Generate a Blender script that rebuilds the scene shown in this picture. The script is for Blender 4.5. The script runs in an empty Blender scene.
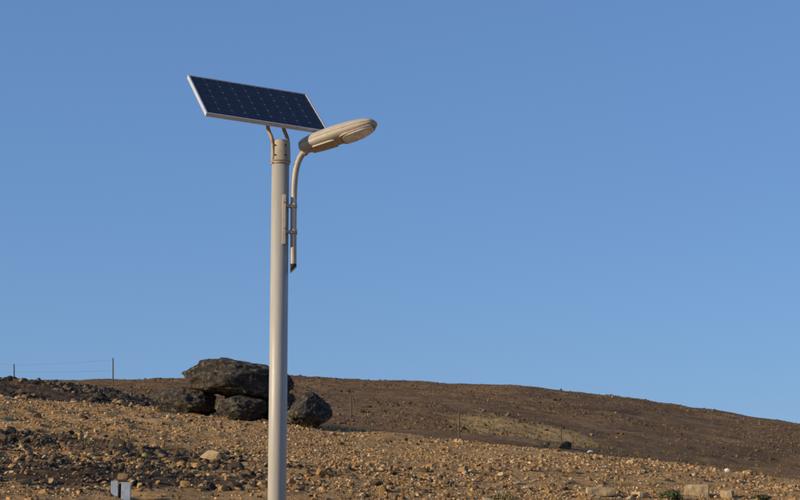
import bpy, bmesh, math, numpy as np
from mathutils import Vector, Matrix
F=1822.0; CAMZ=1.6
PITCH=math.atan(290/F); cp,sp=math.cos(PITCH),math.sin(PITCH)
def ray(px,py):
    a=(px-400)/F; b=(250-py)/F
    return np.array([a, cp-b*sp, sp+b*cp])
def W(px,py,Y):
    d=ray(px,py); t=Y/d[1]
    return np.array([d[0]*t,Y,CAMZ+d[2]*t])
def zat(py,Y): return W(400,py,Y)[2]
# ---------------------------------------------------------------- noise
def vnoise(p,seed=0):
    i=np.floor(p).astype(np.int64); f=p-i; u=f*f*(3-2*f)
    def h(a,b,c):
        n=(i[:,0]+a)*374761393+(i[:,1]+b)*668265263+(i[:,2]+c)*1274126177+seed*144665
        n&=0xffffffff
        n=((n^(n>>13))*1274126177)&0xffffffff
        n=((n^(n>>15))*2246822519)&0xffffffff
        return (n^(n>>16))/4294967296.0*2-1
    L=lambda a,b,t:a+(b-a)*t
    x0=L(L(h(0,0,0),h(1,0,0),u[:,0]),L(h(0,1,0),h(1,1,0),u[:,0]),u[:,1])
    x1=L(L(h(0,0,1),h(1,0,1),u[:,0]),L(h(0,1,1),h(1,1,1),u[:,0]),u[:,1])
    return L(x0,x1,u[:,2])
def fbm(p,oct=4,seed=0,gain=.5):
    s=0;a=1
    for o in range(oct):
        s=s+a*vnoise(p*(2.03**o)+o*17.3,seed+o); a*=gain
    return s
def n2(x,y,wl,oct=3,seed=0,gain=.5):
    p=np.stack([x/wl,y/wl,np.full_like(x,seed*3.7+.5)],1)
    return fbm(p,oct,seed,gain)
# ---------------------------------------------------------------- terrain
XD=np.linspace(-400,400,8001)
def table(Y,pts,sig):
    xs=[(p-400)/F*Y for p,_ in pts]; zs=[zat(q,Y) for _,q in pts]
    v=np.interp(XD,xs,zs)
    n=int(sig*4/0.1); k=np.exp(-.5*(np.arange(-n,n+1)*.1/sig)**2); k/=k.sum()
    v=np.convolve(np.pad(v,n,mode='edge'),k,mode='valid')
    return v
crest=[(-900,388),(-300,391),(0,398),(150,409),(330,429),(480,444),(560,452),(700,469),(800,485),(1100,505),(2500,530)]
R60=table(60,crest,.5)
R80=table(80,[(-900,372),(-300,376),(0,381),(60,384),(110,391),(150,400),(200,417),(300,436),(480,452),(700,478),(800,494),(1100,515),(2500,535)],.6)
R112=table(112,[(-900,385),(0,396),(150,407),(330,425),(480,438),(560,448),(700,470),(800,490),(1100,512),(2500,535)],2)
R220=table(220,[(-1500,395),(-600,388),(0,384),(120,378),(290,378),(400,380),(520,386),(600,394),(680,407),(800,425),(1100,470),(1600,515),(2500,535)],3)
def H0(x,y):
    g=lambda R:np.interp(x,XD,R)
    a,b,c,d=g(R60),g(R80),g(R112),g(R220)
    ss=lambda t:t*t*(3-2*t)
    z=np.zeros_like(x)
    t=np.clip((y-15)/45,0,1); z1=a*(1-(1-t)**1.18)*ss(np.clip(t*6,0,1))
    t=ss(np.clip((y-60)/20,0,1)); z2=a+(b-a)*t
    t=ss(np.clip((y-80)/32,0,1)); z3=b+(c-b)*t
    t=np.clip((y-112)/108,0,1); z4=c+(d-c)*t
    t=ss(np.clip((y-220)/500,0,1)); z5=d*(1-t)
    z=np.where(y<60,z1,np.where(y<80,z2,np.where(y<112,z3,np.where(y<220,z4,z5))))
    return z
def H(x,y):
    x=np.asarray(x,float).ravel(); y=np.asarray(y,float).ravel()
    z=H0(x,y)
    near=np.clip((y-17)/8,0.12,1)
    far=np.clip((y-70)/60,0,1)
    leftdark=np.clip((-x-3)/6,0,1)
    z+=near*(.09*n2(x,y,3.2,3,1)+.034*n2(x,y,.55,3,5)*(1+1.4*leftdark))
    z+=far*(.42*n2(x,y,17,3,9)+.10*n2(x,y,2.5,2,12))*np.clip((900-y)/600,0,1)
    return z
def h1(x,y): return float(H([x],[y])[0])
def hit(px,py,y0=20,y1=260):
    d=ray(px,py)
    ys=np.linspace(y0,y1,4000); t=ys/d[1]
    zz=H(d[0]*t,ys); m=np.nonzero(zz>=CAMZ+d[2]*t)[0]
    if len(m)==0: 
        Y=60.
    else: Y=ys[m[0]]
    p=W(px,py,Y); return np.array([p[0],Y,h1(p[0],Y)])
# ---------------------------------------------------------------- helpers
C=bpy.context.scene.collection
def mesh_np(name,V,Fc,mat=None,smooth=False,attrs=None,parent=None):
    V=np.asarray(V,np.float32); Fc=np.asarray(Fc,np.int32)
    me=bpy.data.meshes.new(name); k=Fc.shape[1]
    me.vertices.add(len(V)); me.vertices.foreach_set('co',V.ravel())
    me.loops.add(Fc.size); me.loops.foreach_set('vertex_index',Fc.ravel())
    me.polygons.add(len(Fc)); me.polygons.foreach_set('loop_start',np.arange(0,Fc.size,k,dtype=np.int32))
    me.update(calc_edges=True)
    me.polygons.foreach_set('use_smooth',np.full(len(Fc),smooth))
    for an,av in (attrs or {}).items():
        at=me.color_attributes.new(an,'FLOAT_COLOR','POINT'); at.data.foreach_set('color',np.asarray(av,np.float32).ravel())
    me.validate(); ob=bpy.data.objects.new(name,me); C.objects.link(ob)
    if mat: me.materials.append(mat)
    if parent: ob.parent=parent
    return ob
def mesh_py(name,V,Fc,mat=None,smooth=False,parent=None):
    me=bpy.data.meshes.new(name); me.from_pydata([tuple(map(float,v)) for v in V],[],Fc); me.update()
    for p in me.polygons:p.use_smooth=smooth
    if mat: me.materials.append(mat)
    ob=bpy.data.objects.new(name,me); C.objects.link(ob)
    if parent: ob.parent=parent
    return ob
def tube(name,pts,r,mat,parent=None,seg=20,caps=True,sub=8,smooth_path=True,radii=None,slant=None):
    P=[np.array(p,float) for p in pts]
    R=radii or [r]*len(P)
    if smooth_path and len(P)>2:
        Q=[];RR=[]
        E=[2*P[0]-P[1]]+P+[2*P[-1]-P[-2]]
        for i in range(1,len(E)-2):
            for s in range(sub):
                t=s/sub
                Q.append(.5*((2*E[i])+(-E[i-1]+E[i+1])*t+(2*E[i-1]-5*E[i]+4*E[i+1]-E[i+2])*t*t+(-E[i-1]+3*E[i]-3*E[i+1]+E[i+2])*t**3))
                RR.append(R[i-1]+(R[i]-R[i-1])*t)
        Q.append(P[-1]);RR.append(R[-1]);P=Q;R=RR
    V=[];Fc=[];n=None
    for i,p in enumerate(P):
        tg=P[min(i+1,len(P)-1)]-P[max(i-1,0)]; tg/=np.linalg.norm(tg)
        if n is None:
            n=np.cross(tg,[0,1,0] if abs(tg[1])<.9 else [1,0,0]); 
        n=n-tg*np.dot(n,tg); n/=np.linalg.norm(n); b=np.cross(tg,n)
        for k in range(seg):
            a=2*math.pi*k/seg
            v=p+R[i]*(n*math.cos(a)+b*math.sin(a))
            if slant is not None and i==0: v=v-tg*np.dot(v-p,slant)
            V.append(v)
    for i in range(len(P)-1):
        for k in range(seg):
            a=i*seg+k;b_=i*seg+(k+1)%seg
            Fc.append((a,b_,b_+seg,a+seg))
    if caps:
        Fc.append(tuple(range(seg-1,-1,-1))); Fc.append(tuple(range((len(P)-1)*seg,len(P)*seg)))
    ob=mesh_py(name,V,Fc,mat,False,parent)
    for p in ob.data.polygons: p.use_smooth=len(p.vertices)==4
    return ob
def box(name,c,s,mat,parent=None,rot=None,bev=.004):
    bm=bmesh.new(); bmesh.ops.create_cube(bm,size=1)
    for v in bm.verts: v.co=Vector((v.co.x*s[0],v.co.y*s[1],v.co.z*s[2]))
    if bev: bmesh.ops.bevel(bm,geom=bm.edges[:],offset=bev,segments=2,affect='EDGES',profile=.6)
    me=bpy.data.meshes.new(name); bm.to_mesh(me); bm.free(); me.materials.append(mat)
    ob=bpy.data.objects.new(name,me); C.objects.link(ob)
    M=Matrix.Translation(Vector(c))
    if rot is not None: M=M@rot.to_4x4()
    me.transform(M)
    if parent: ob.parent=parent
    return ob
def empty(name):
    e=bpy.data.objects.new(name,None); e.empty_display_size=.3; C.objects.link(e); return e
# ---------------------------------------------------------------- materials
class NT:
    def __init__(s,name):
        s.m=bpy.data.materials.new(name); s.m.use_nodes=True; s.t=s.m.node_tree; s.b=s.t.nodes['Principled BSDF']
        s.tc=s.t.nodes.new('ShaderNodeTexCoord')
    def n(s,ty,**kw):
        nd=s.t.nodes.new('ShaderNode'+ty)
        for k,v in kw.items(): setattr(nd,k,v)
        return nd
    def link(s,a,b): s.t.links.new(a,b)
    def noise(s,scale,detail=6,rough=.6,vec=None,dist=0):
        nd=s.n('TexNoise'); nd.inputs['Scale'].default_value=scale; nd.inputs['Detail'].default_value=detail
        nd.inputs['Roughness'].default_value=rough; nd.inputs['Distortion'].default_value=dist
        s.link(vec or s.tc.outputs['Object'],nd.inputs['Vector']); return nd.outputs['Fac']
    def vor(s,scale,feature='F1',out='Distance',rand=1):
        nd=s.n('TexVoronoi'); nd.feature=feature; nd.inputs['Scale'].default_value=scale; nd.inputs['Randomness'].default_value=rand
        s.link(s.tc.outputs['Object'],nd.inputs['Vector']); return nd.outputs[out]
    def ramp(s,fac,stops):
        nd=s.n('ValToRGB'); e=nd.color_ramp.elements
        while len(e)<len(stops): e.new(.5)
        for i,(p,c) in enumerate(stops):
            e[i].position=p; e[i].color=(c,c,c,1) if isinstance(c,(int,float)) else (*c,1)
        s.link(fac,nd.inputs['Fac']); return nd.outputs['Color']
    def mix(s,fac,a,b,mode='MIX'):
        nd=s.n('Mix',data_type='RGBA',blend_type=mode)
        for sock,v in ((nd.inputs[0],fac),(nd.inputs[6],a),(nd.inputs[7],b)):
            if isinstance(v,(int,float)): sock.default_value=v if sock==nd.inputs[0] else (v,v,v,1)
            elif isinstance(v,tuple): sock.default_value=(*v,1)
            else: s.link(v,sock)
        return nd.outputs[2]
    def math(s,op,a,b=0.0):
        nd=s.n('Math',operation=op)
        for k,v in enumerate((a,b)):
            if isinstance(v,(int,float)): nd.inputs[k].default_value=v
            else: s.link(v,nd.inputs[k])
        return nd.outputs[0]
    def bump(s,h,strength=.5,dist=.02,prev=None):
        nd=s.n('Bump'); nd.inputs['Strength'].default_value=strength; nd.inputs['Distance'].default_value=dist
        s.link(h,nd.inputs['Height'])
        if prev is not None: s.link(prev,nd.inputs['Normal'])
        return nd.outputs[0]
    def fin(s,col=None,rough=.8,metal=0,bump=None,spec=None):
        if col is not None:
            if isinstance(col,tuple): s.b.inputs['Base Color'].default_value=(*col,1)
            else: s.link(col,s.b.inputs['Base Color'])
        if isinstance(rough,(int,float)): s.b.inputs['Roughness'].default_value=rough
        else: s.link(rough,s.b.inputs['Roughness'])
        s.b.inputs['Metallic'].default_value=metal
        if spec is not None: s.b.inputs['Specular IOR Level'].default_value=spec
        if bump is not None: s.link(bump,s.b.inputs['Normal'])
        return s.m
# ground
g=NT('ground_soil')
at=g.n('Attribute',attribute_name='zone'); sep=g.n('SeparateColor'); g.link(at.outputs['Color'],sep.inputs[0])
hillm,dark,gold=sep.outputs[0],sep.outputs[1],sep.outputs[2]
tan=g.ramp(g.noise(.9,8,.65),[(.30,(.29,.155,.056)),(.5,(.46,.265,.105)),(.7,(.56,.355,.155))])
tan=g.mix(g.ramp(g.noise(7,6,.7),[(.44,0.0),(.64,.6)]),tan,(.23,.125,.05))
tan=g.mix(g.ramp(g.vor(14,out='Color'),[(.55,0.0),(.8,.6)]),tan,(.62,.43,.21))
darkc=g.ramp(g.noise(3,8,.7),[(.3,(.035,.024,.015)),(.55,(.105,.066,.034)),(.75,(.27,.165,.078))])
hillc=g.ramp(g.noise(.16,9,.68),[(.28,(.10,.058,.028)),(.48,(.20,.118,.055)),(.62,(.27,.165,.077)),(.78,(.36,.235,.115))])
hillc=g.mix(g.ramp(g.noise(1.6,9,.8),[(.46,0.0),(.62,.8)]),hillc,(.075,.046,.025))
goldc=g.ramp(g.noise(1.1,8,.7),[(.3,(.24,.15,.055)),(.6,(.52,.34,.14))])
nz=g.noise(.6,7,.7)
def soft(m,w=.9):
    a=g.math('ADD',m,g.math('MULTIPLY',g.math('SUBTRACT',nz,.5),w)); return g.ramp(a,[(.38,0.0),(.62,1.0)])
c=g.mix(soft(hillm,.5),tan,hillc); c=g.mix(soft(gold),c,goldc); c=g.mix(soft(dark),c,darkc)
b1=g.bump(g.noise(22,6,.7),1,.035); b2=g.bump(g.noise(2.6,8,.72),.9,.17,b1)
M_ground=g.fin(c,.95,bump=b2,spec=.15)
# stones
g=NT('stone_mix')
at=g.n('Attribute',attribute_name='tint')
c=g.mix(g.ramp(g.noise(26,6,.7),[(.35,.0),(.7,.7)]),at.outputs['Color'],g.mix(1.0,at.outputs['Color'],(.6,.54,.46),'MULTIPLY'))
M_stone=g.fin(c,.9,bump=g.bump(g.noise(60,5,.7),.6,.01),spec=.2)
# boulder
g=NT('basalt_boulder')
base=g.ramp(g.noise(2.2,9,.7),[(.3,(.024,.02,.016)),(.5,(.065,.053,.041)),(.68,(.15,.122,.09))])
base=g.mix(g.ramp(g.noise(5.5,9,.8),[(.50,0.0),(.58,.85)]),base,(.31,.265,.19))
base=g.mix(g.ramp(g.noise(9,7,.75),[(.53,0.0),(.61,.85)]),base,(.025,.021,.018))
base=g.mix(g.ramp(g.noise(1.7,6,.6,dist=1),[(.56,0.0),(.7,.5)]),base,(.24,.155,.08))
b1=g.bump(g.noise(11,9,.8),1,.16); b2=g.bump(g.vor(4,'DISTANCE_TO_EDGE'),.4,.1,b1)
M_boulder=g.fin(base,.85,bump=b2,spec=.25)
# pole paint
g=NT('pole_paint')
mp=g.n('Mapping'); mp.inputs['Scale'].default_value=(9,9,.7); g.link(g.tc.outputs['Object'],mp.inputs['Vector'])
c=g.ramp(g.noise(2,6,.6,vec=mp.outputs[0]),[(.3,(.33,.305,.26)),(.55,(.39,.365,.315)),(.75,(.45,.425,.375))])
c=g.mix(g.ramp(g.noise(55,3,.6),[(.62,0.0),(.7,.25)]),c,(.26,.22,.16))
M_pole=g.fin(c,g.ramp(g.noise(5,4),[(.3,.42),(.7,.6)]),0.0,bump=g.bump(g.noise(70,3),.06,.004))
g=NT('lamp_beige_paint')
c=g.ramp(g.noise(5,6,.6),[(.3,(.34,.29,.215)),(.6,(.46,.40,.305)),(.8,(.54,.48,.385))])
c=g.mix(g.ramp(g.noise(28,5,.7),[(.55,0.0),(.72,.45)]),c,(.22,.165,.105))
M_beige=g.fin(c,.5,bump=g.bump(g.noise(80,3),.08,.003))
g=NT('rusty_bracket')
c=g.ramp(g.noise(18,6,.7),[(.35,(.20,.125,.07)),(.55,(.36,.27,.18)),(.75,(.44,.36,.26))]); M_rust=g.fin(c,.6)
g=NT('dark_gap'); M_dark=g.fin((.02,.018,.016),.8)
g=NT('alu_frame'); M_alu=g.fin(g.ramp(g.noise(12,4),[(.3,(.50,.50,.50)),(.7,(.64,.64,.63))]),.45,.3)
g=NT('backsheet'); M_back=g.fin((.62,.62,.60),.6)
g=NT('cell_blue')
c=g.ramp(g.vor(30,out='Color'),[(.2,(.006,.007,.015)),(.8,(.011,.013,.028))])
M_cell=g.fin(c,.3,spec=.15)
g=NT('cell_gap'); M_gap=g.fin((.15,.16,.21),.5,spec=.2)
g=NT('lens_glass'); M_lens=g.fin(g.ramp(g.noise(14,3),[(.4,(.55,.56,.56)),(.6,(.82,.82,.81))]),.12); g.b.inputs['Coat Weight'].default_value=1
g=NT('concrete'); M_conc=g.fin(g.ramp(g.noise(9,7,.7),[(.3,(.26,.22,.17)),(.7,(.42,.37,.29))]),.9,bump=g.bump(g.noise(40,5),.4,.01))
g=NT('sandstone_block'); M_block=g.fin(g.ramp(g.noise(9,7,.7),[(.3,(.30,.21,.11)),(.7,(.46,.35,.20))]),.9,bump=g.bump(g.noise(30,6,.7),.6,.02))
g=NT('post_wood'); M_wood=g.fin(g.ramp(g.noise(10,6),[(.3,(.06,.045,.03)),(.7,(.13,.10,.07))]),.9)
g=NT('wire'); M_wire=g.fin((.30,.29,.28),.5,.4)
g=NT('galv_white'); M_galv=g.fin(g.ramp(g.noise(14,5),[(.3,(.28,.33,.38)),(.7,(.44,.50,.55))]),.5)
g=NT('leaf'); at=g.n('Attribute',attribute_name='tint'); M_leaf=g.fin(at.outputs['Color'],.8,spec=.2)
g=NT('white_litter'); M_white=g.fin(g.ramp(g.noise(8,4),[(.3,(.5,.48,.45)),(.7,(.7,.69,.66))]),.6)
# ---------------------------------------------------------------- ground mesh
def grow(a,b,s0,f=1.15):
    o=[a];s=s0
    while o[-1]<b: o.append(o[-1]+s); s*=f
    return np.array(o)
xr=grow(17,60,.12,1.03); xr2=grow(xr[-1]+1,4000,1.3,1.1)
xp=np.concatenate([xr,xr2]); gx=np.concatenate([-xp[::-1],np.arange(-16.95,16.96,.085),xp])
gy=np.concatenate([-grow(0,2500,.6,1.12)[::-1][:-1],np.arange(0,28,.2),np.arange(28,66,.085),np.arange(66,100,.2),np.arange(100,250,.45),grow(250,6000,.7,1.09)])
gx=np.unique(gx);gy=np.unique(gy)
X,Y=np.meshgrid(gx,gy); x=X.ravel();y=Y.ravel(); z=H(x,y)
nx,ny=len(gx),len(gy)
idx=np.arange(nx*ny).reshape(ny,nx)
Fq=np.stack([idx[:-1,:-1],idx[:-1,1:],idx[1:,1:],idx[1:,:-1]],-1).reshape(-1,4)
def pxof(x,y): return 400+x/np.maximum(y,5)*F
c1=hit(90,470); c2=hit(20,440); c3=hit(190,455); c4=hit(330,470)
def zones(x,y):
    P=pxof(x,y)
    hill=np.clip((y-61.5)/5,0,1)
    blob=lambda cx,cy,rx,ry:np.exp(-((x-cx)/rx)**2-((y-cy)/ry)**2)
    dark=.95*blob(c1[0],c1[1],3.2,2.6)+.9*blob(c2[0],c2[1],3.0,3.0)+.6*blob(c3[0],c3[1],1.6,2)+.35*blob(c4[0],c4[1],2,1.6)
    dark+=np.clip((y-62)/3,0,1)*np.clip((105-y)/15,0,1)*np.clip((260-P)/120,0,1)*.9
    dark=np.clip(dark,0,1)
    gold=np.exp(-((P-515)/80)**2)*np.exp(-((y-122)/18)**2)*1.0
    gold+=np.clip((y-112)/8,0,1)*np.clip((150-y)/25,0,1)*np.clip((P-560)/120,0,1)*.35
    return hill,dark,np.clip(gold,0,1)
hz,dz,gz=zones(x,y)
mesh_np('ground',np.stack([x,y,z],1),Fq,M_ground,True,{'zone':np.stack([hz,dz,gz,np.ones_like(hz)],1)})
# ---------------------------------------------------------------- stones
def ico(sub):
    bm=bmesh.new(); bmesh.ops.create_icosphere(bm,subdivisions=sub,radius=1)
    V=np.array([v.co[:] for v in bm.verts]); Fc=np.array([[v.index for v in f.verts] for f in bm.faces]); bm.free(); return V,Fc
def rocktpl(sub,n,seed,amp=.35):
    r=np.random.default_rng(seed); V0,Fc=ico(sub); T=[]
    for k in range(n):
        V=V0*(1+amp*fbm(V0*1.3+k*9.1+seed,2,seed+k))[:,None]
        for j in range(7):
            nn=r.normal(size=3); nn/=np.linalg.norm(nn); d=r.uniform(.45,.85)
            V=V-np.maximum(0,V@nn-d)[:,None]*nn
        V*=r.uniform(.7,1.25,3)*[1,1,.75]; T.append(V)
    return T,Fc
def scatter(name,P,S,col,sub,seed):
    r=np.random.default_rng(seed); T,Fc=rocktpl(sub,10,seed)
    n=len(P); T=np.array(T)[r.integers(0,10,n)]
    a=r.uniform(0,2*np.pi,n); b=r.uniform(-.5,.5,n)
    ca,sa,cb,sb=np.cos(a)[:,None],np.sin(a)[:,None],np.cos(b)[:,None],np.sin(b)[:,None]
    x,y,z=T[...,0],T[...,1],T[...,2]
    y,z=y*cb-z*sb,y*sb+z*cb
    x,y=x*ca-y*sa,x*sa+y*ca
    V=np.stack([x,y,z],-1)*S[:,None,None]+P[:,None,:]+np.array([0,0,.2])*S[:,None,None]
    nv=T.shape[1]; FF=Fc[None]+(np.arange(n)*nv)[:,None,None]
    colv=np.repeat(np.concatenate([col,np.ones((n,1))],1),nv,0)
    return mesh_np(name,V.reshape(-1,3),FF.reshape(-1,3),M_stone,False,{'tint':colv})
def palette(x,y,r,big=False):
    hz,dz,gz=zones(x,y); n=len(x)
    tanp=np.array([[.52,.33,.15],[.42,.25,.105],[.60,.44,.24],[.31,.18,.08],[.47,.28,.12],[.15,.10,.058]])
    if big: tanp=tanp*np.array([.85,.85,.85])
    darkp=np.array([[.05,.04,.031],[.085,.065,.045],[.14,.10,.06],[.27,.175,.095],[.035,.03,.025],[.10,.085,.065]])
    hp=np.array([[.13,.08,.043],[.19,.12,.064],[.09,.06,.036],[.28,.19,.105],[.17,.108,.056],[.06,.043,.03]])
    k=r.integers(0,6,n); c=tanp[k].copy()
    m=r.random(n)<dz; c[m]=darkp[k[m]]
    m2=(~m)&(r.random(n)<hz); c[m2]=hp[k[m2]]
    return c*r.uniform(.75,1.2,(n,1))
def pts(n,seed,y0,y1,half=1.15,wfun=None,pw=1):
    r=np.random.default_rng(seed)
    y=y0+(y1-y0)*r.random(n)**pw; x=(r.random(n)*2-1)*(400/F*y*half+1.5)
    if wfun is not None:
        keep=r.random(n)<wfun(x,y); x,y=x[keep],y[keep]
    return x,y,r
clump=lambda x,y:np.clip(.45+.9*n2(x,y,1.8,3,40),.06,1)
x,y,r=pts(120000,1,27,63,wfun=clump); s=np.exp(r.normal(-3.75,.42,len(x))).clip(.012,.085)
scatter('gravel',np.stack([x,y,H(x,y)],1),s,palette(x,y,r),1,3)
x,y,r=pts(12000,2,26,64,wfun=lambda x,y:np.clip(.3+.8*n2(x,y,3,3,44)+.6*zones(x,y)[1],.03,1)); s=np.exp(r.normal(-3.0,.40,len(x))).clip(.03,.15)
scatter('rubble_stones',np.stack([x,y,H(x,y)],1),s,palette(x,y,r,True),2,5)
x,y,r=pts(32000,3,30,60,wfun=lambda x,y:(zones(x,y)[1]>.3)*np.clip(.4+.9*n2(x,y,1.4,2,61),0,1)*.6); s=np.exp(r.normal(-2.9,.45,len(x))).clip(.02,.22)
scatter('dark_rubble',np.stack([x,y,H(x,y)],1),s,palette(x,y,r,True)*.85,2,8)
x,y,r=pts(30000,4,62,100,wfun=lambda x,y:np.clip((230-pxof(x,y))/120,0,1)*np.clip(.5+.9*n2(x,y,2.5,2,71),0.05,1)); s=np.exp(r.normal(-2.5,.42,len(x))).clip(.04,.3)
scatter('lava_stones',np.stack([x,y,H(x,y)],1),s,palette(x,y,r)*.8,2,11)
x,y,r=pts(36000,5,105,228,half=1.1,wfun=lambda x,y:np.clip(.35+.9*n2(x,y,9,3,81),.03,1)); s=np.exp(r.normal(-2.75,.42,len(x))).clip(.04,.28)
scatter('hill_stones',np.stack([x,y,H(x,y)],1),s,palette(x,y,r),1,13)
x,y,r=pts(2500,6,6,27,half=1.6); s=np.exp(r.normal(-3.7,.4,len(x))).clip(.01,.08)
scatter('roadside_gravel',np.stack([x,y,H(x,y)],1),s,palette(x,y,r),1,15)
# ---------------------------------------------------------------- boulders
def boulder(px0,px1,py0,py1,Yc,seed,depth=1.0,tilt=0,name='boulder'):
    r=np.random.default_rng(seed); V,Fc=ico(6)
    V=V*(1+.16*fbm(V*1.2+seed*5.1,3,seed))[:,None]
    for j in range(11):
        nn=r.normal(size=3); nn/=np.linalg.norm(nn); d=r.uniform(.66,.9)
        V=V-np.maximum(0,V@nn-d)[:,None]*nn*.9
    N=V/np.linalg.norm(V,axis=1)[:,None]
    V=V+N*(.065*fbm(V*4+seed,5,seed+3,.6))[:,None]+N*(.08*-np.abs(vnoise(V*2.4+seed*2,seed+9)))[:,None]
    a=W(px0,py1,Yc);b=W(px1,py0,Yc)
    mn,mx=V.min(0),V.max(0); V=(V-(mn+mx)/2)/(mx-mn)
    w,h=b[0]-a[0],b[2]-a[2]
    ct,st=math.cos(tilt),math.sin(tilt)
    V=V*np.array([w,depth,h]); V=np.stack([V[:,0]*ct-V[:,2]*st,V[:,1],V[:,0]*st+V[:,2]*ct],1)
    V+=np.array([(a[0]+b[0])/2,Yc,(a[2]+b[2])/2])
    return mesh_np(name,V,Fc,M_boulder,True)
boulder(180,295,358,400,58.3,3,2.0,-.03)
boulder(151,220,386,420,58.6,8,1.6,-.10)
boulder(214,268,395,424,57.8,12,1.5)
boulder(258,300,392,424,58.7,15,1.6)
boulder(286,333,392,432,57.6,21,1.5,-.05)
boulder(222,262,384,414,59.6,27,1.5)
# ---------------------------------------------------------------- solar street lamp
YP=16.2; K=YP/F
lamp=empty('solar_street_lamp')
base=W(278,400,YP); PX=base[0]
gz0=h1(PX,YP)
def L(px,py,dy=0): return W(px,py,YP+dy)
ztop=L(278,162)[2]; PR=.0815
tube('pole',[(PX,YP,gz0-.1),(PX,YP,2.5),(PX,YP,ztop)],PR,M_pole,lamp,48,smooth_path=False,radii=[PR*1.04,PR*1.0,PR*.97])
box('base_plate',(PX,YP,gz0+.10),(.36,.36,.02),M_pole,lamp)
box('footing',(PX,YP,gz0+.0),(.6,.6,.17),M_conc,lamp,bev=.02)
for i in range(4):
    tube('anchor_bolt_%d'%i,[(PX+.14*(1 if i&1 else -1),YP+.14*(1 if i&2 else -1),gz0+.08),(PX+.14*(1 if i&1 else -1),YP+.14*(1 if i&2 else -1),gz0+.16)],.012,M_rust,lamp,8,smooth_path=False)
box('service_door',(PX,YP-PR*1.0,1.0),(.09,.02,.35),M_pole,lamp,bev=.008)
zc0=L(278,163)[2]; zc1=L(278,141)[2]
tube('collar',[(PX,YP,zc0-.015),(PX,YP,zc0),(PX,YP,zc0+.001),(PX,YP,zc1-.012),(PX,YP,zc1)],.088,M_beige,lamp,48,smooth_path=False,radii=[.084,.09,.087,.087,.076])
tube('collar_band',[(PX,YP,zc0+.005),(PX,YP,zc0+.02)],.0915,M_rust,lamp,48,smooth_path=False)
for i,(a,zz) in enumerate([(-2.1,.06),(-1.0,.06),(-2.1,.15),(-1.0,.15)]):
    d=np.array([math.cos(a),math.sin(a),0]); c=np.array([PX,YP,zc0+zz])
    tube('collar_bolt_%d'%i,[c+d*.08,c+d*.097],.008,M_dark,lamp,6,smooth_path=False)
# panel
def cam2w(v): v=np.array(v,float); return v[0]*np.array([1,0,0])+v[1]*np.array([0,cp,sp])+v[2]*np.array([0,-sp,cp])
u=cam2w((116.7,53.6,-14.6)); v=cam2w((26.4,-69.1,-44.1)); lu,lv=132*K,87*K
u/=np.linalg.norm(u); v-=u*np.dot(u,v); v/=np.linalg.norm(v); nrm=np.cross(u,v); 
if nrm[2]<0: nrm=-nrm
pc=L(257.6,104.6,0.0)
Rm=Matrix((u,-v,nrm)).transposed()
def PL(a,b,c): return pc+u*a-v*b+nrm*c
fw=.014; th=.036
for nm,c,s in (('panel_frame_top',(0,lv/2-fw/2,0),(lu,fw,th)),('panel_frame_bottom',(0,-lv/2+fw/2,0),(lu,fw,th)),('panel_frame_left',(-lu/2+fw/2,0,0),(fw,lv-2*fw,th)),('panel_frame_right',(lu/2-fw/2,0,0),(fw,lv-2*fw,th))):
    box(nm,PL(*c),s,M_alu,lamp,Rm,.0015)
box('panel_backsheet',PL(0,0,.004),(lu-2*fw,lv-2*fw,.006),M_back,lamp,Rm,0)
box('panel_front_sheet',PL(0,0,.0095),(lu-2*fw,lv-2*fw,.003),M_gap,lamp,Rm,0)
nc,nr=9,6; iw,ih=lu-2*fw-.016,lv-2*fw-.016; V=[];Fc=[];V2=[];F2=[]
cw,ch=iw/nc,ih/nr; gp=.0034; ck=.009
for i in range(nc):
    for j in range(nr):
        x0=-iw/2+i*cw+gp;x1=-iw/2+(i+1)*cw-gp;y0=-ih/2+j*ch+gp;y1=-ih/2+(j+1)*ch-gp
        q=[(x0+ck,y0),(x1-ck,y0),(x1,y0+ck),(x1,y1-ck),(x1-ck,y1),(x0+ck,y1),(x0,y1-ck),(x0,y0+ck)]
        k=len(V); V+=[PL(a,b,.0125) for a,b in q]; Fc.append(tuple(range(k,k+8)))
        for t in (.33,.67):
            yy=y0+(y1-y0)*t
            k=len(V2); V2+=[PL(a,b,.0135) for a,b in ((x0,yy-.0006),(x1,yy-.0006),(x1,yy+.0006),(x0,yy+.0006))]; F2.append((k,k+1,k+2,k+3))
mesh_py('solar_cells',V,Fc,M_cell,False,lamp); mesh_py('cell_busbars',V2,F2,M_gap,False,lamp)
box('junction_box',PL(0,.15,-.025),(.12,.09,.03),M_dark,lamp,Rm,.003)
for i,a in enumerate((.02,.20)):
    box('panel_rail_%d'%i,PL(a,-.02,-th/2-.014),(.03,lv*.8,.026),M_alu,lamp,Rm,.002)
def railpt(a,b): return PL(a,b,-th/2-.03)
tube('panel_bracket_left',[L(273.5,163,-.05),L(273.2,150,-.06),L(272,139,-.06),L(268.5,130,-.05),railpt(.04,-.24),railpt(.02,-.12)],.017,M_rust,lamp,14)
tube('panel_bracket_right',[L(288.5,163,-.0),L(288.5,150,0.0),L(287.5,139,0),L(284.5,131,.02),railpt(.20,-.14),railpt(.20,-.05)],.017,M_rust,lamp,14)
tube('bracket_crossbar',[railpt(.0,-.12),railpt(.22,-.12)],.012,M_rust,lamp,10,smooth_path=False)
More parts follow.
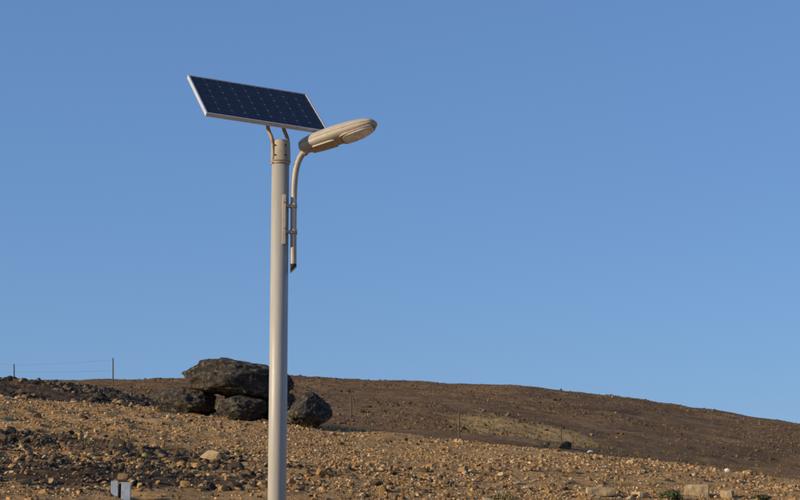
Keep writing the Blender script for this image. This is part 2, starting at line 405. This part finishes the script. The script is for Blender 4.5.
# arm
yo=-.03
tube('arm_tube',[L(293.4,270,yo),L(293.4,250,yo),L(293.5,225,yo),L(293.8,200,yo),L(294.5,182,yo),L(296.5,168,yo),L(300,158,yo),L(305,151.5,yo-.01),L(312,147.5,yo-.03)],.0285,M_beige,lamp,24,slant=np.array([-1.0,0,0.]))
tube('arm_tube_opening',[L(293.4,269,yo),L(293.4,264,yo)],.0288,M_dark,lamp,24,slant=np.array([-1.0,0,0.]),smooth_path=False)
box('arm_mount_plate',L(284.2,219.5,-.062),(.035,.05,51*K),M_beige,lamp,bev=.006)
for i,py in enumerate((206,232)):
    box('arm_standoff_%d'%i,L(288.3,py,-.045),(.075,.045,.026),M_beige,lamp,bev=.005)
    tube('arm_clamp_%d'%i,[L(293.5,py-2.2,yo),L(293.5,py+2.2,yo)],.034,M_beige,lamp,24,smooth_path=False)
    c=L(284.2,py-4,-.088); tube('mount_bolt_%d'%i,[c,c+np.array([0,-.012,0])],.008,M_rust,lamp,6,smooth_path=False)
# lamp head
p0=L(299.5,148,-.03); tip=L(376.6,122.8,-.28)
fx=tip-p0; LL=np.linalg.norm(fx); fx/=LL
sy=np.cross([0,0,1],fx); sy/=np.linalg.norm(sy); fz=np.cross(fx,sy)
roll=math.radians(-16)
sy,fz=sy*math.cos(roll)+fz*math.sin(roll),-sy*math.sin(roll)+fz*math.cos(roll)
def HP(a,b,c): return p0+fx*a*LL+sy*b+fz*c
ts=[0,.006,.02,.05,.1,.16,.22,.28,.34,.4,.46,.52,.58,.64,.70,.76,.81,.86,.91,.945,.97,.988,1.0]
def cr(xs,ys,q):
    xs=np.array(xs);ys=np.array(ys);m=np.gradient(ys,xs);out=[]
    for t in q:
        i=min(max(np.searchsorted(xs,t)-1,0),len(xs)-2);h=xs[i+1]-xs[i];s=(t-xs[i])/h
        out.append((2*s**3-3*s*s+1)*ys[i]+(s**3-2*s*s+s)*h*m[i]+(-2*s**3+3*s*s)*ys[i+1]+(s**3-s*s)*h*m[i+1])
    return np.maximum(np.array(out),.004)
kx=[0,.02,.06,.15,.30,.48,.66,.80,.90,.96,1.0]
hw=cr(kx,[.018,.056,.070,.084,.096,.102,.102,.096,.082,.061,.016],ts)
ht=cr(kx,[.02,.052,.066,.080,.090,.093,.088,.075,.058,.040,.010],ts)
hb=cr(kx,[.02,.046,.054,.061,.066,.067,.062,.054,.041,.028,.007],ts)
SEG=48;V=[];Fc=[]
for i,t in enumerate(ts):
    for k in range(SEG):
        a=2*math.pi*k/SEG; ca,sa=math.cos(a),math.sin(a)
        b=hw[i]*math.copysign(abs(ca)**(.9 if sa>0 else .8),ca); c=(ht[i]*abs(sa)**.95) if sa>0 else -(hb[i]*abs(sa)**.75)
        V.append(HP(t,b,c))
for i in range(len(ts)-1):
    for k in range(SEG):
        a=i*SEG+k;b=i*SEG+(k+1)%SEG; Fc.append((a,b,b+SEG,a+SEG))
Fc.append(tuple(range(SEG-1,-1,-1)));Fc.append(tuple(range((len(ts)-1)*SEG,len(ts)*SEG)))
hd=mesh_py('lamp_head_housing',V,Fc,M_beige,True,lamp)
seam=[]
wi=lambda t:float(np.interp(t,ts,hw))
tt=[t for t in ts if .015<t<.99]
for t in tt: seam.append(HP(t,wi(t)-.0008,0))
for t in tt[::-1]: seam.append(HP(t,-wi(t)+.0008,0))
tube('lamp_head_seam',seam,.0032,M_rust,lamp,8,sub=4)
def plate(name,t0,t1,w,off,mat,thick=.006,rnd=.35):
    V=[];Fc=[];N=40
    tc,tr=(t0+t1)/2,(t1-t0)/2
    for lay in (0,1):
        for k in range(N):
            a=2*math.pi*k/N; ca,sa=math.cos(a),math.sin(a)
            tx=tc+tr*math.copysign(abs(ca)**rnd,ca); yy=w*math.copysign(abs(sa)**rnd,sa)
            yy*=min(1,wi(tx)/ .106)
            c=-float(np.interp(tx,ts,hb))*.97-off-(thick if lay else -.03)
            V.append(HP(tx,yy,c))
    for k in range(N): Fc.append((k,(k+1)%N,N+(k+1)%N,N+k))
    Fc.append(tuple(range(N,2*N))); Fc.append(tuple(range(N-1,-1,-1)))
    return mesh_py(name,V,Fc,mat,False,lamp)
plate('lens_gasket',.54,.965,.086,.001,M_rust,.004)
plate('lens_glass',.565,.95,.078,.004,M_lens,.010,.55)
plate('driver_cover',.14,.48,.064,.001,M_beige,.009)
for i,(t,b) in enumerate(((.17,.04),(.17,-.04),(.45,.05),(.45,-.05))):
    cc=float(np.interp(t,ts,hb))*.97
    tube('cover_screw_%d'%i,[HP(t,b,-cc),HP(t,b,-cc-.014)],.006,M_dark,lamp,6,smooth_path=False)
tube('neck_socket',[L(303.5,153.5,-.035),L(308.5,147.5,-.05)],.036,M_beige,lamp,24,smooth_path=False)
# ---------------------------------------------------------------- fences / posts
def post(px,pytop,pybot,wpx=1.6,parent=None,name='fence_post',Y=None):
    if Y is None: p=hit(px,pybot)
    else: 
        x0=W(px,pybot,Y)[0]; p=np.array([x0,Y,h1(x0,Y)])
    top=W(px,pytop,p[1]); r=wpx/2*p[1]/F
    tube(name,[p-[0,0,.3],(p+top)/2+[.3*r,0,0],top],r,M_wood,parent,8,radii=[r*1.1,r,r*.9])
    return p,top
fence=empty('wire_fence')
tops=[]
for i,(px,pt) in enumerate(((-190,348),(-90,354),(14,364),(113,358))):
    p,t=post(px,pt,384,1.3,fence,'post_%d'%i,Y=84); tops.append((p,t))
for j,f in enumerate((.95,.65,.35)):
    pl=[]
    for (p,t) in tops: pl.append(p+(t-p)*f)
    tube('strand_%d'%j,pl,.0028,M_wire,fence,5,sub=2)
post(459,411,439); post(351,397,420)
post(561,427,444,1.3)
# ---------------------------------------------------------------- guide post bottom-left
gp_=empty('metal_guide_post'); q=hit(120.5,499,22); Yg=q[1]; k=Yg/F; zt=W(120,481,Yg)[2]; zb=h1(q[0],Yg)-.2
for nm,dx,w,d,dt in (('left_flange',-6.0*k,7*k,.06,0),('right_flange',5.2*k,9*k,.06,-.02),('web',-.6*k,3.4*k,.03,-.04)):
    box(nm,(q[0]+dx,Yg+(.03 if nm=='web' else 0),(zt+dt+zb)/2),(w,d,zt+dt-zb),M_galv if nm!='web' else M_dark,gp_,bev=.006)
# ---------------------------------------------------------------- sandstone blocks, rocks
def block(px,py,w,h,seed,name='stone_block'):
    p=hit(px,py); k=p[1]/F
    r=np.random.default_rng(seed)
    bm=bmesh.new(); bmesh.ops.create_cube(bm,size=1)
    bmesh.ops.subdivide_edges(bm,edges=bm.edges[:],cuts=6,use_grid_fill=True)
    V=np.array([v.co[:] for v in bm.verts]); V/= (1+.3*np.maximum(0,np.linalg.norm(V,axis=1)-.62))[:,None]
    V=V*np.array([w*k,.35,h*k*1.5]); V+=.02*np.stack([fbm(V*9+seed+q_,3,seed+q_) for q_ in range(3)],1)
    for vv,c in zip(bm.verts,V): vv.co=Vector(c)
    me=bpy.data.meshes.new(name); bm.to_mesh(me); bm.free(); me.materials.append(M_block)
    ob=bpy.data.objects.new(name,me); C.objects.link(ob); ob.location=(p[0],p[1],p[2]+h*k*.45); ob.rotation_euler=(0,0,r.uniform(-.4,.4))
block(600,495,27,6,1); block(697,496,24,9,2); block(727,497,12,5,3); block(640,497,10,4,4)
def smallrock(px,py,w,h,seed,mat,name):
    p=hit(px,py); k=p[1]/F; V,Fc=ico(4); V=V*(1+.2*fbm(V*1.4+seed,3,seed))[:,None]
    r=np.random.default_rng(seed)
    for j in range(8):
        nn=r.normal(size=3); nn/=np.linalg.norm(nn); d=r.uniform(.6,.85); V=V-np.maximum(0,V@nn-d)[:,None]*nn
    V=V*np.array([w*k/1.6,w*k/2,h*k/1.5])+p+[0,0,h*k*.35]; mesh_np(name,V,Fc,mat,True)
smallrock(562,448,17,8,4,M_boulder,'dark_rock'); smallrock(545,447,9,5,5,M_boulder,'dark_rock')
smallrock(590,453,5,3,6,M_white,'pale_stone'); smallrock(727,472,4.5,3.5,7,M_white,'pale_stone')
# ---------------------------------------------------------------- vegetation
def tufts(name,P,S,cols,seed,blades=16,flat=.6):
    r=np.random.default_rng(seed); n=len(P)
    a=r.uniform(0,2*np.pi,(n,blades)); le=r.uniform(.5,1,(n,blades))*S[:,None]; ou=r.uniform(.1,flat,(n,blades))
    bx=P[:,None,:]+np.stack([np.cos(a),np.sin(a),0*a],-1)*(S[:,None]*.15)[...,None]
    tipp=bx+np.stack([np.cos(a)*ou*le,np.sin(a)*ou*le,le],-1)
    sd=np.stack([-np.sin(a),np.cos(a),0*a],-1)*(S[:,None]*.035)[...,None]
    V=np.stack([bx-sd,bx+sd,tipp],2).reshape(-1,3); Fc=np.arange(len(V)).reshape(-1,3)
    cv=np.repeat(cols,blades*3,0); cv=np.concatenate([cv,np.ones((len(cv),1))],1)
    return mesh_np(name,V,Fc,M_leaf,False,{'tint':cv})
x,y,r=pts(1500,31,28,62,wfun=lambda x,y:np.clip(.25+n2(x,y,5,2,91),0,1)); n=len(x)
tufts('dry_grass',np.stack([x,y,H(x,y)],1),r.uniform(.06,.2,n),np.array([.30,.21,.09])*r.uniform(.5,1.2,(n,1)),32)
x,y,r=pts(14000,33,105,215,wfun=lambda x,y:np.clip(.15+.8*n2(x,y,14,3,95)+zones(x,y)[2],0.02,1)); n=len(x)
tufts('hill_scrub',np.stack([x,y,H(x,y)],1),r.uniform(.1,.34,n),np.array([.28,.185,.075])*r.uniform(.35,1.3,(n,1)),34,12,1.0)
def shrub(px,py,wpx,hpx,col,seed,name='shrub',n=1800):
    p=hit(px,py); k=p[1]/F; r=np.random.default_rng(seed)
    d=r.normal(size=(n,3)); d/=np.linalg.norm(d,axis=1)[:,None]; d[:,2]=abs(d[:,2]); rad=r.uniform(.35,1,n)**.6*(1+.35*fbm(d*2.5,2,seed))
    c=d*rad[:,None]*np.array([wpx*k/2,wpx*k/2.5,hpx*k])+p
    t=r.normal(size=(n,3)); t/=np.linalg.norm(t,axis=1)[:,None]; b=np.cross(t,r.normal(size=(n,3))); b/=np.linalg.norm(b,axis=1)[:,None]
    s=.022; V=np.stack([c-t*s,c+b*s*.5,c+t*s,c-b*s*.5],1).reshape(-1,3); Fc=np.arange(len(V)).reshape(-1,4)
    cv=np.repeat(np.array(col)*r.uniform(.5,1.4,(n,1)),4,0); cv=np.concatenate([cv,np.ones((len(cv),1))],1)
    par=empty(name); mesh_np('leaves',V,Fc,M_leaf,False,{'tint':cv},par)
    for i in range(7):
        a=r.uniform(0,6.28); tube('stem_%d'%i,[p-[0,0,.05],p+[math.cos(a)*wpx*k*.3,math.sin(a)*wpx*k*.25,hpx*k*.7]],.006,M_wood,par,5,smooth_path=False)
shrub(671,499,26,9,(.13,.15,.06),1); shrub(500,499,36,4,(.22,.19,.08),2); shrub(760,499,22,4,(.13,.13,.06),3)
# ---------------------------------------------------------------- light
sun_dir=np.array([-.93,-.37,0]); sun_dir/=np.linalg.norm(sun_dir); EL=math.radians(18)
D=Vector((sun_dir[0]*math.cos(EL),sun_dir[1]*math.cos(EL),math.sin(EL)))
sl=bpy.data.lights.new('sun','SUN'); sl.energy=5.0; sl.angle=math.radians(.5); sl.color=(1,.82,.57)
so=bpy.data.objects.new('sun',sl); C.objects.link(so); so.rotation_euler=D.to_track_quat('Z','Y').to_euler(); so.location=(-30,-20,30)
w=bpy.data.worlds.new('World'); bpy.context.scene.world=w; w.use_nodes=True; nt=w.node_tree
sky=nt.nodes.new('ShaderNodeTexSky'); sky.sky_type='NISHITA'; sky.sun_disc=False; sky.sun_elevation=EL
sky.sun_rotation=math.atan2(D.x,D.y)
sky.air_density=1.0; sky.dust_density=0.0; sky.ozone_density=5.0
gm=nt.nodes.new('ShaderNodeGamma'); gm.inputs['Gamma'].default_value=.52
mx=nt.nodes.new('ShaderNodeMix'); mx.data_type='RGBA'; mx.blend_type='MULTIPLY'; mx.inputs[0].default_value=1; mx.inputs[7].default_value=(1.06,1.46,2.12,1)
nt.links.new(sky.outputs[0],gm.inputs['Color']); nt.links.new(gm.outputs[0],mx.inputs[6])
bg=nt.nodes['Background']; nt.links.new(mx.outputs[2],bg.inputs[0]); bg.inputs[1].default_value=.125
# ---------------------------------------------------------------- camera
cd=bpy.data.cameras.new('camera'); cd.sensor_width=36; cd.lens=F/800*36; cd.clip_end=12000; cd.clip_start=.1
co=bpy.data.objects.new('camera',cd); C.objects.link(co); co.location=(0,0,CAMZ); co.rotation_euler=(math.pi/2+PITCH,0,0)
bpy.context.scene.camera=co
vs=bpy.context.scene.view_settings; vs.view_transform='Standard'; vs.look='None'; vs.exposure=0
